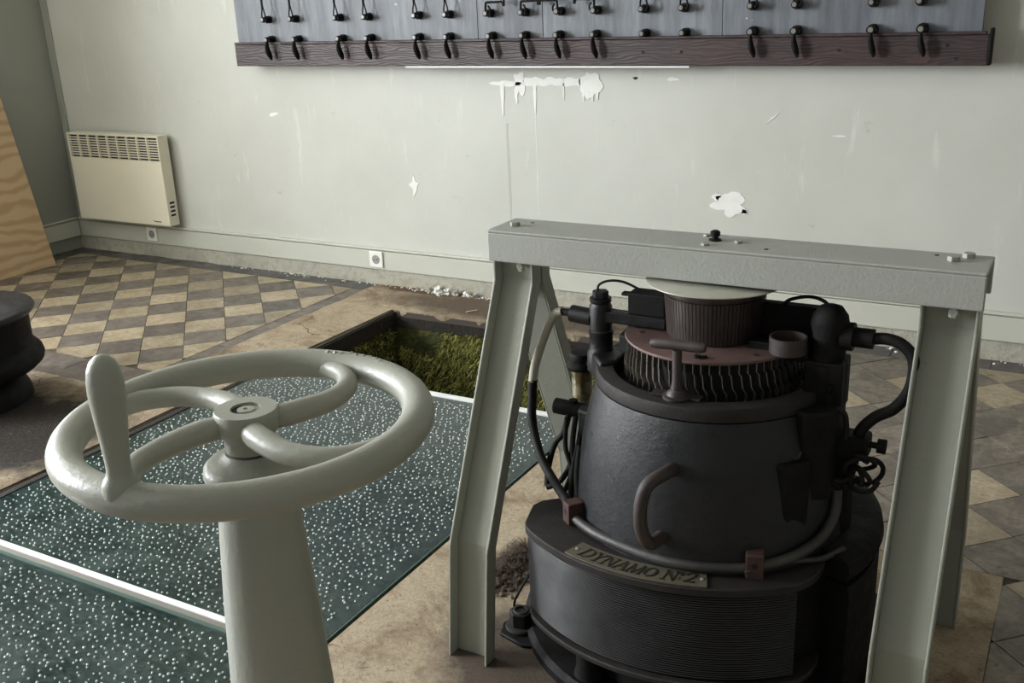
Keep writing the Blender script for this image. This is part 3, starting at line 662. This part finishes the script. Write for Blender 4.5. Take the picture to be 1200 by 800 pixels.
# armature: fins, red disc, commutator, top disc
MB().lathe([(.15, .695), (.175, .70), (.175, .812), (0, .812)], AX, 48).build('armature_core', M['black'], t)
fm = MB()
pth = [(.196, 0, .815), (.1965, 0, .790), (.200, .004, .787), (.203, .007, .760), (.203, .016, .745), (.2035, .015, .727)]
vs = []; fs = []
for (r, s, z) in pth:
    vs += [(r, s-.0009, z), (r, s+.0009, z), (r-.012, s+.0009, z), (r-.012, s-.0009, z)]
for k in range(len(pth)-1):
    for j in range(4): l = (j+1) % 4; fs.append((k*4+j, k*4+l, k*4+4+l, k*4+4+j))
fs += [(0, 3, 2, 1), tuple(len(vs)-4+i for i in range(4))]
finme = fm.add(vs, fs).mesh('armature_fin'); finme.materials.append(M['fin'])
for k in range(64):
    a = 2*PI*k/64; o = copy_to(finme, 'armature_fin', (AX[0], AX[1], 0), t, a+rnd.uniform(-.012, .012)); o.rotation_euler.x = rnd.uniform(-.006, .006)
rd = MB().lathe([(.10, .812), (.200, .812), (.2015, .815), (.200, .8185), (.10, .8190)], AX, 96).build('red_disc', M['red'], t)
for (dx, dy) in ((.03, -.175), (.13, -.11), (-.15, -.06)): MB().lathe([(.007, .8185), (.007, .8198), (0, .8198)], (AX[0]+dx, AX[1]+dy), 12).build('disc_hole', M['black'], rd)
MB().hexa(AX[0]+.022, AX[1]-.172, .8188, .824, .008, .2).hexa(AX[0]+.036, AX[1]-.168, .8188, .823, .006, .2).build('disc_bolt', M['iron_dark'], rd, smooth=False)
MB().lathe([(.100, .819), (.1015, .822), (.1015, .93), (0, .93)], AX, 64).build('commutator_drum', M['black'], t)
MB().lathe([(.1, .917), (.1135, .918), (.1155, .922), (.1155, .934), (.112, .940), (0, .940)], AX, 72).build('commutator_ring', M['comm'], t)
NB = 80; hw = PI*.1065/NB*.86
bar = MB().add([(.098, -hw, .822), (.1065, -hw, .822), (.1065, hw, .822), (.098, hw, .822), (.105, -hw*1.02, .9165), (.1135, -hw*1.02, .9165), (.1135, hw*1.02, .9165), (.105, hw*1.02, .9165)],
    [(0, 3, 2, 1), (4, 5, 6, 7), (0, 1, 5, 4), (1, 2, 6, 5), (2, 3, 7, 6), (3, 0, 4, 7)]).mesh('commutator_bar'); bar.materials.append(M['comm'])
for k in range(NB): copy_to(bar, 'commutator_bar', (AX[0], AX[1], 0), t, 2*PI*k/NB)
MB().lathe([(.10, .941), (.150, .9425), (.154, .9435), (.154, .9455), (.150, .9465), (0, .9465)], AX, 96).build('top_disc', M['disc'], t)
MB().cyl((AX[0], AX[1], .9465), (AX[0], AX[1], 1.02), .03, 24).build('shaft_end', M['iron_dark'], t)
# T handle on the collar
th_ = MB().lathe([(.030, .743), (.030, .748), (.022, .750), (.020, .756), (.0125, .762), (.010, .78), (.010, .85)], (-.704, 1.905), 20).build('tee_handle', M['handle'], t)
MB().tube(smoothpath([(-.762, 1.905, .857), (-.735, 1.905, .860), (-.704, 1.905, .861), (-.67, 1.905, .861), (-.643, 1.905, .862)], 3), [.0085, .0105, .0112, .0115, .0115, .0115, .0115, .0115, .0115, .0115, .0112, .0105, .0085], 14).build('crossbar', M['handle'], th_)
MB().box(-.76, -.65, 1.897, 1.925, .743, .748).build('fixing_strap', M['iron_dusty'], t, smooth=False, bevel=.001)
# lifting handle on the body
MB().tube(smoothpath([(-.684, 1.86, .606), (-.690, 1.805, .612), (-.712, 1.765, .600), (-.722, 1.752, .56), (-.722, 1.752, .505), (-.712, 1.765, .466), (-.705, 1.795, .455), (-.700, 1.845, .456)], 5), .0145, 16, 1.).build('lifting_handle', M['handle'], t)
# nameplate on the flange
def arcbox(b, R0, R1, a0, a1, z0, z1, n=24):
    vs = []; fs = []
    for i in range(n+1):
        a = a0+(a1-a0)*i/n
        for R, z in ((R0, z0), (R1, z0), (R1, z1), (R0, z1)): p = arcpt(C2, R, a); vs.append((p[0], p[1], z))
    for i in range(n):
        for j in range(4): l = (j+1) % 4; fs.append((i*4+j, i*4+l, i*4+4+l, i*4+4+j))
    fs += [(0, 1, 2, 3), (n*4+3, n*4+2, n*4+1, n*4)]; return b.add(vs, fs)
plate = arcbox(MB(), .440, .4985, -109, -70.4, .385, .3885).build('nameplate', M['plate'], t, smooth=False, bevel=.0008)
GL = {
 'D': (.82, [[(.12, 0, 1), (.12, 1, 1)], [(0, 0, .5), (.35, 0, .5), (.62, .15, .8), (.74, .5, 1), (.62, .85, .8), (.35, 1, .5), (0, 1, .5)]]),
 'Y': (.80, [[(.40, 0, 1), (.40, .45, 1), (.12, 1, 1)], [(.40, .45, .5), (.70, 1, .5)], [(.25, 0, .5), (.55, 0, .5)], [(0, 1, .5), (.28, 1, .5)], [(.58, 1, .5), (.82, 1, .5)]]),
 'N': (.90, [[(.14, 0, .5), (.14, 1, .5)], [(.14, 1, 1.2), (.74, 0, 1.2)], [(.74, 0, .5), (.74, 1, .5)], [(0, 0, .5), (.28, 0, .5)], [(.60, 1, .5), (.88, 1, .5)], [(0, 1, .5), (.16, 1, .5)]]),
 'A': (.82, [[(.08, 0, .5), (.42, 1, .5)], [(.42, 1, 1.2), (.72, 0, 1.2)], [(.20, .36, .5), (.60, .36, .5)], [(-.04, 0, .5), (.2, 0, .5)], [(.56, 0, .5), (.84, 0, .5)]]),
 'M': (1.05, [[(.12, 0, .5), (.16, 1, .5)], [(.16, 1, 1.1), (.50, 0, 1.1)], [(.50, 0, .5), (.84, 1, .5)], [(.84, 1, 1.1), (.88, 0, 1.1)], [(0, 0, .5), (.25, 0, .5)], [(.74, 0, .5), (1.02, 0, .5)]]),
 'O': (.84, [[(.40, 0, .7), (.12, .2, 1), (.04, .5, 1.2), (.12, .8, 1), (.40, 1, .7), (.66, .8, 1), (.74, .5, 1.2), (.66, .2, 1), (.40, 0, .7)]]),
 ' ': (.35, []),
 'o': (.42, [[(.16, .62, .6), (.05, .80, .7), (.16, .98, .6), (.28, .80, .7), (.16, .62, .6)], [(.10, .42, .6), (.22, .42, .6)], [(.10, .24, .6), (.22, .24, .6)]]),
 '2': (.74, [[(.08, .72, .9), (.12, .92, .7), (.34, 1, .6), (.58, .88, 1), (.58, .66, 1), (.30, .30, .8), (.06, .06, .7), (.30, .08, 1), (.60, .03, .9), (.65, .14, .5)]])}
lt = MB(); u = 0; txt = 'DYNAMO No2'; hgt = .036; wsc = .029
tot = sum(GL[c][0] for c in txt)
span = math.radians(32.5); kx = span/tot; a_st = math.radians(-105.8)
for ch in txt:
    adv, st = GL[ch]
    for line in st:
        for (p, q) in zip(line[:-1], line[1:]):
            def mp_(x, v, off):
                uu = u+x+.22*v; a = a_st+uu*kx; R = .4875-v*hgt; return a, R
            a1_, r1 = mp_(p[0], p[1], 0); a2_, r2 = mp_(q[0], q[1], 0)
            P1 = Vector((C2[0]+r1*math.cos(a1_), C2[1]+r1*math.sin(a1_))); P2 = Vector((C2[0]+r2*math.cos(a2_), C2[1]+r2*math.sin(a2_)))
            d = (P2-P1); L = d.length
            if L < 1e-6: continue
            d /= L; nrm = Vector((-d.y, d.x)); w1 = .0022*p[2]; w2 = .0022*q[2]; e = d*.0006
            lt.prism([tuple(P1-e+nrm*w1), tuple(P1-e-nrm*w1), tuple(P2+e-nrm*w2), tuple(P2+e+nrm*w2)], .3880, .3898)
    u += adv
lt.build('lettering', M['letters'], plate, smooth=False)
for a in (-107.6, -71.6):
    p = arcpt(C2, .4695, a); MB().lathe([(.0042, .3885), (.0038, .3905), (0, .3915)], p, 10).build('plate_screw', M['bolt'], plate)

# tube round the foot of the body, held by two clamps
rp = lambda r, d, z: (*arcpt(AX, r, d), z)
MB().tube(smoothpath([(-.985, 1.935, .415), (-.962, 1.913, .407), (-.935, 1.888, .402), (-.88, 1.855, .402), (-.824, 1.835, .402), (-.74, 1.815, .402), (-.657, 1.812, .402), (-.58, 1.832, .402), (-.51, 1.865, .405), (-.45, 1.915, .415), (-.405, 1.985, .435), (-.39, 2.04, .47), (-.392, 2.06, .52)], 5), .0115, 14).build('conduit', M['tube'], t)
MB().tube(smoothpath([(-.525, 1.853, .392), (-.520, 1.848, .402), (-.505, 1.862, .401), (-.45, 1.93, .398), (-.40, 1.975, .392), (-.36, 2.02, .404)], 5), .007, 10).build('loose_wire', M['tube'], t)
def clampblock(x, y, z, rz, s=1):
    m_ = Matrix.Translation((x, y, z)) @ Matrix.Rotation(rz, 4, 'Z')
    o = MB().box(-.017*s, .017*s, -.020, .020, -.025*s, .028*s, m_).build('tube_clamp', M['clamp'], t, smooth=False, bevel=.003)
    q = m_ @ Vector((0, -.0205, .006)); q2 = m_ @ Vector((0, -.014, .006)); MB().cyl(q, q2, .0065, 12).build('clamp_hole', M['black'], o)
clampblock(-.955, 1.905, .412, math.radians(-38)); clampblock(-.512, 1.866, .410, math.radians(18), 1.1)
# left hand brush gear
Lp = (-.968, 2.10)
MB().lathe([(.034, .70), (.034, .745), (.028, .755), (.028, .79), (.030, .793), (.030, .800), (.027, .803), (.027, .860), (.023, .868), (.026, .872), (.026, .880), (0, .880)], Lp, 28).build('brush_post', M['iron'], t)
MB().hexa(Lp[0], Lp[1], .880, .897, .020, .2).build('post_bolt', M['iron'], t, smooth=False, bevel=.002)
MB().prism([(-.975, 2.06), (-.93, 2.01), (-.90, 2.04), (-.91, 2.12), (-.96, 2.14)], .70, .752).build('post_foot', M['iron'], t, bevel=.006)
MB().prism([(-.975, 2.125), (-.975, 2.075), (-.93, 2.085), (-.80, 2.085), (-.80, 2.115), (-.93, 2.115)], .824, .852).build('brush_arm', M['iron'], t, bevel=.003)
MB().box(-.893, -.802, 2.085, 2.135, .852, .904).box(-.912, -.89, 2.09, 2.11, .893, .901).build('brush_box', M['iron_dark'], t, smooth=False, bevel=.003)
MB().box(-.885, -.80, 2.10, 2.19, .8195, .826).build('brush_carrier', M['iron_dark'], t, smooth=False, bevel=.006)
MB().prism([(-.91, 2.16), (-.90, 2.05), (-.82, 2.02), (-.79, 2.10), (-.80, 2.20)], .772, .812).build('brush_holder_plate', M['iron_dark'], t, bevel=.003)
MB().tube(smoothpath([(-.975, 2.10, .893), (-.972, 2.10, .910), (-.95, 2.105, .921), (-.915, 2.11, .921), (-.875, 2.115, .905), (-.86, 2.115, .897)], 5), .003, 8).build('flexible_lead', M['rubber'], t)
MB().cyl((-.99, 2.10, .828), (-1.045, 2.10, .832), .021, 20).build('terminal_stub', M['iron'], t)
MB().cyl((-1.04, 2.10, .832), (-1.075, 2.10, .833), .010, 14, .008).build('terminal_neck', M['rubber'], t)
cab = smoothpath([(-1.07, 2.10, .833), (-1.09, 2.10, .824), (-1.116, 2.10, .777), (-1.148, 2.10, .69), (-1.158, 2.10, .64)], 5)
MB().tube(cab, .0115, 12).build('pale_cable', M['pale_tube'], t)
MB().tube(smoothpath([(-1.157, 2.10, .645), (-1.161, 2.10, .60), (-1.158, 2.09, .529), (-1.115, 2.05, .459), (-1.052, 2.0, .425), (-1.005, 1.955, .418), (-.968, 1.918, .412)], 5), .0115, 12).build('black_cable', M['rubber'], t)
MB().prism([(-1.02, 2.09), (-1.01, 2.05), (-.96, 2.04), (-.94, 2.10)], .49, .605).build('side_bracket', M['iron'], t, bevel=.006)
MB().cyl((-.99, 2.09, .545+.04), (-1.09, 2.09, .548+.04), .020, 20).hexa(-1.04, 2.09, .575, .612, .012).build('side_terminal', M['iron_dark'], t)
for k, pts in enumerate(([(-1.047, 2.08, .582), (-1.062, 2.075, .525), (-1.085, 2.07, .493), (-1.099, 2.06, .434), (-1.095, 2.04, .386)],
                         [(-1.03, 2.085, .585), (-1.028, 2.06, .53), (-1.034, 2.05, .452), (-1.061, 2.04, .404), (-1.09, 2.03, .388)],
                         [(-1.01, 2.085, .58), (-1.005, 2.05, .53), (-1.015, 2.03, .45), (-1.01, 2.0, .39)],
                         [(-.995, 2.03, .52), (-.985, 1.99, .46), (-.966, 1.96, .39)],
                         [(-1.05, 2.07, .57), (-1.045, 2.05, .50), (-1.02, 2.03, .45), (-1.03, 2.01, .40)],
                         [(-1.02, 2.05, .56), (-1.02, 2.04, .48), (-.99, 2.02, .43), (-.985, 1.99, .39)],
                         [(-1.03, 2.05, .44), (-1.01, 2.03, .43), (-1.02, 2.02, .40)])):
    MB().tube(smoothpath(pts, 5), (.008, .007, .008, .008, .006, .006, .005)[k] if k < 7 else .005, 10).build('terminal_cable', M['rubber'], t)
MB().tube(smoothpath([(-1.175, 1.99, .01), (-1.17, 1.98, .06), (-1.145, 1.97, .11), (-1.10, 1.96, .20), (-1.085, 1.955, .30)], 5), .0035, 8).build('loose_wire', M['rubber'], t)
# oil cup hanging behind the post
oc = (-1.076, 2.215)
oil = MB().lathe([(.0, .535), (.012, .540), (.022, .555), (.026, .575), (.027, .640), (.025, .650), (0, .650)], oc, 28).build('oil_cup', M['oil'], t)
MB().lathe([(.036, .646), (.040, .655), (.038, .662), (.030, .668), (.032, .682), (.028, .69), (.0, .692)], oc, 28).build('oil_cup_lid', M['iron_dark'], oil)
MB().cyl((oc[0], oc[1], .663), (-.95, 2.15, .69), .010, 12).build('oil_cup_arm', M['iron_dark'], oil)
# right hand brush gear
Rp = (-.435, 2.09)
MB().lathe([(.042, .72), (.042, .80), (.034, .805), (.036, .83), (.034, .86), (.040, .885), (.036, .905), (.024, .922), (.010, .927), (0, .927)], Rp, 24).build('brush_post', M['iron_dark'], t)
MB().box(-.475, -.395, 2.05, 2.13, .70, .81).build('post_foot', M['iron_dark'], t, smooth=False, bevel=.004)
MB().cyl((-.41, 2.09, .862), (-.385, 2.09, .862), .030, 16).cyl((-.39, 2.09, .862), (-.345, 2.09, .862), .021, 16).build('terminal_stub', M['iron_dark'], t)
MB().box(-.60, -.46, 2.12, 2.15, .83, .905).box(-.60, -.47, 2.06, 2.12, .800, .835).build('brush_box', M['iron_dark'], t, smooth=False, bevel=.003)
MB().lathe([(.036, .823), (.0395, .823), (.0395, .858), (.036, .858), (.036, .823)], (-.512, 2.055), 32, caps=False).build('brass_band', M['handle'], t)
MB().tube(smoothpath([(-.545, 2.13, .903), (-.53, 2.13, .916), (-.49, 2.125, .928), (-.455, 2.11, .926), (-.435, 2.10, .91)], 5), .004, 8).build('flexible_lead', M['rubber'], t)
MB().tube(smoothpath([(-.35, 2.09, .862), (-.32, 2.09, .866), (-.29, 2.09, .858), (-.268, 2.09, .835), (-.262, 2.09, .80), (-.270, 2.09, .755), (-.295, 2.09, .715), (-.33, 2.09, .69), (-.355, 2.085, .66), (-.36, 2.08, .64)], 5), .0125, 14).build('black_cable', M['rubber'], t)
# right hand side gear
MB().prism([(-.50, 2.0), (-.45, 1.975), (-.40, 2.0), (-.39, 2.08), (-.42, 2.15), (-.50, 2.15)], .52, .72).build('gear_case', M['iron_dark'], t, bevel=.006)
MB().prism([(-.53, 1.93), (-.47, 1.92), (-.43, 1.97), (-.46, 2.05), (-.52, 2.0)], .42, .62).build('gear_cover', M['iron_dark'], t, bevel=.008)
MB().lathe([(.075, .40), (.075, .545), (.06, .56), (0, .56)], (-.445, 2.13), 32).build('side_cylinder', M['iron_dark'], t)
MB().cyl((-.42, 2.05, .72), (-.42, 2.05, .745), .010, 12).cyl((-.42, 2.05, .745), (-.42, 2.05, .757), .004, 8).cyl((-.42, 2.05, .755), (-.42, 2.05, .764), .007, 10).build('oiler', M['iron_dark'], t)
MB().cyl((-.415, 2.05, .71), (-.47, 1.95, .60), .0025, 8).build('thin_rod', M['tube'], t)
MB().box(-.41, -.335, 2.05, 2.11, .60, .65).build('terminal_block', M['iron_dark'], t, smooth=False, bevel=.006)
MB().cyl((-.34, 2.08, .630), (-.318, 2.08, .630), .007, 12).cyl((-.319, 2.08, .630), (-.302, 2.08, .630), .016, 14).build('thumb_screw', M['iron_dark'], t)
MB().tube(smoothpath([(-.405, 2.04, .715), (-.385, 2.04, .71), (-.378, 2.04, .68), (-.38, 2.04, .65)], 5), .006, 8).build('oil_pipe', M['rubber'], t)
for k in range(7):
    cx, cz = -.365+rnd.uniform(-.025, .025), .575+rnd.uniform(-.02, .02); R_ = rnd.uniform(.025, .042); ph = rnd.uniform(0, 6); pts = []
    for j in range(9): a = ph+j*.62; pts.append((cx+R_*math.cos(a), 2.06+.02*math.sin(a*1.3+k), cz+R_*.9*math.sin(a)))
    MB().tube(smoothpath(pts, 3), .0055, 8).build('coiled_wire', M['rubber'], t)

# ------------------------------------------------------------------ second machine at the left edge
BC = (-4.05, 2.35)
t = thing('cast_iron_bollard', 'black cast iron machine casing with a wide flange at the left edge', 'machine casing', (BC[0], BC[1], 0))
MB().lathe([(.262, .001), (.260, .03), (.246, .07), (.222, .098), (.190, .108)], BC, 64).build('foot', M['iron_dark'], t)
MB().lathe([(.185, .107), (.24, .116), (.305, .138), (.330, .160), (.335, .180), (.330, .202), (.315, .220), (.300, .232)], BC, 64).build('waist_flange', M['iron_dark'], t)
MB().lathe([(.298, .230), (.300, .34), (.306, .374)], BC, 64).build('casing', M['iron_dark'], t)
MB().lathe([(.306, .372), (.324, .376), (.330, .386), (.328, .398), (.322, .403), (0, .403)], BC, 64).build('lid', M['iron'], t)
MB().box(-3.98, -3.86, 2.28, 2.36, .403, .44).box(-3.94, -3.88, 2.24, 2.30, .403, .418).build('lid_bracket', M['iron_dark'], t, smooth=False, bevel=.004)

# ------------------------------------------------------------------ rubble and crumbs
def chunk(b, x, y, z, s, sd):
    bm = bmesh.new(); bmesh.ops.create_icosphere(bm, subdivisions=1, radius=s)
    for v in bm.verts: v.co *= 1+.5*noise.noise(v.co*(2.2/s)+Vector((sd, 0, 0))); v.co.z *= .6
    k = {v: i for i, v in enumerate(bm.verts)}
    b.add([v.co+Vector((x, y, z+s*.3)) for v in bm.verts], [tuple(k[v] for v in f.verts) for f in bm.faces]); bm.free()
where = ['leftmost of the row', 'second from the left in the row', 'third from the left in the row', 'largest lump of the row', 'third from the right in the row', 'smallest, just in front of the row', 'rightmost of the row']
for i, (x, y, s) in enumerate(((-3.115, 4.50, .017), (-3.065, 4.505, .021), (-3.0, 4.50, .018), (-2.935, 4.505, .025), (-2.875, 4.50, .018), (-3.03, 4.455, .011), (-2.82, 4.50, .015))):
    b = MB(); bm = bmesh.new(); bmesh.ops.create_icosphere(bm, subdivisions=2, radius=s)
    for v in bm.verts: v.co *= 1+1.3*noise.noise(v.co*(1.6/s)+Vector((i*3.3, 0, 0))); v.co.z = max(v.co.z, -s*.5)
    b.add([v.co+Vector((x, y, s*.5)) for v in bm.verts], [tuple(v.index for v in f.verts) for f in bm.faces]); bm.free()
    tag(b.build('plaster_chunk', M['plaster'] if i % 3 else M['rough_plaster'], None, smooth=False), 'broken plaster lump at the wall foot, '+where[i], 'rubble', 'plaster lumps at the foot of the back wall')
b = MB()
for i in range(260):
    x = rnd.uniform(-4.6, -.0) if i % 3 else rnd.uniform(-3.25, -2.7)
    chunk(b, x, YW-.03-abs(rnd.gauss(0, .02)), 0, rnd.uniform(.002, .008), i)
stuff(tag(b.build('plaster_crumbs', M['plaster'], None, smooth=False), 'small white plaster crumbs scattered along the foot of the back wall', 'crumbs'))
b = MB()
for i in range(160):
    x, y = -1.28+max(-.05, min(.05, rnd.gauss(0, .03))), 2.2+max(-.13, min(.13, rnd.gauss(0, .08)))
    chunk(b, x+(2.13-y)*.1, y, 0, rnd.uniform(.003, .012), i)
for i in range(70):
    x, y = -1.30+max(-.05, min(.04, rnd.gauss(0, .03))), 2.2+max(-.13, min(.13, rnd.gauss(0, .08))); a = rnd.uniform(0, 6); L = rnd.uniform(.02, .06)
    b.tube([(x, y, .004), (x+math.cos(a)*L/2, y+math.sin(a)*L/2, .012+rnd.random()*.02), (x+math.cos(a)*L, y+math.sin(a)*L, .003)], .0012, 4)
stuff(tag(b.build('debris', M['concrete'], None, smooth=False), 'heap of dry debris and straw between the left front leg and the dynamo', 'debris'))
b = MB().box(-.03, .03, -.006, .006, 0, .005, Matrix.Translation((-2.70, 4.27, .002)) @ Matrix.Rotation(.9, 4, 'Z'))
tag(b.build('wood_splinter', M['ply'], None, smooth=False), 'small pale wood splinter lying on the concrete behind the pit', 'splinter')
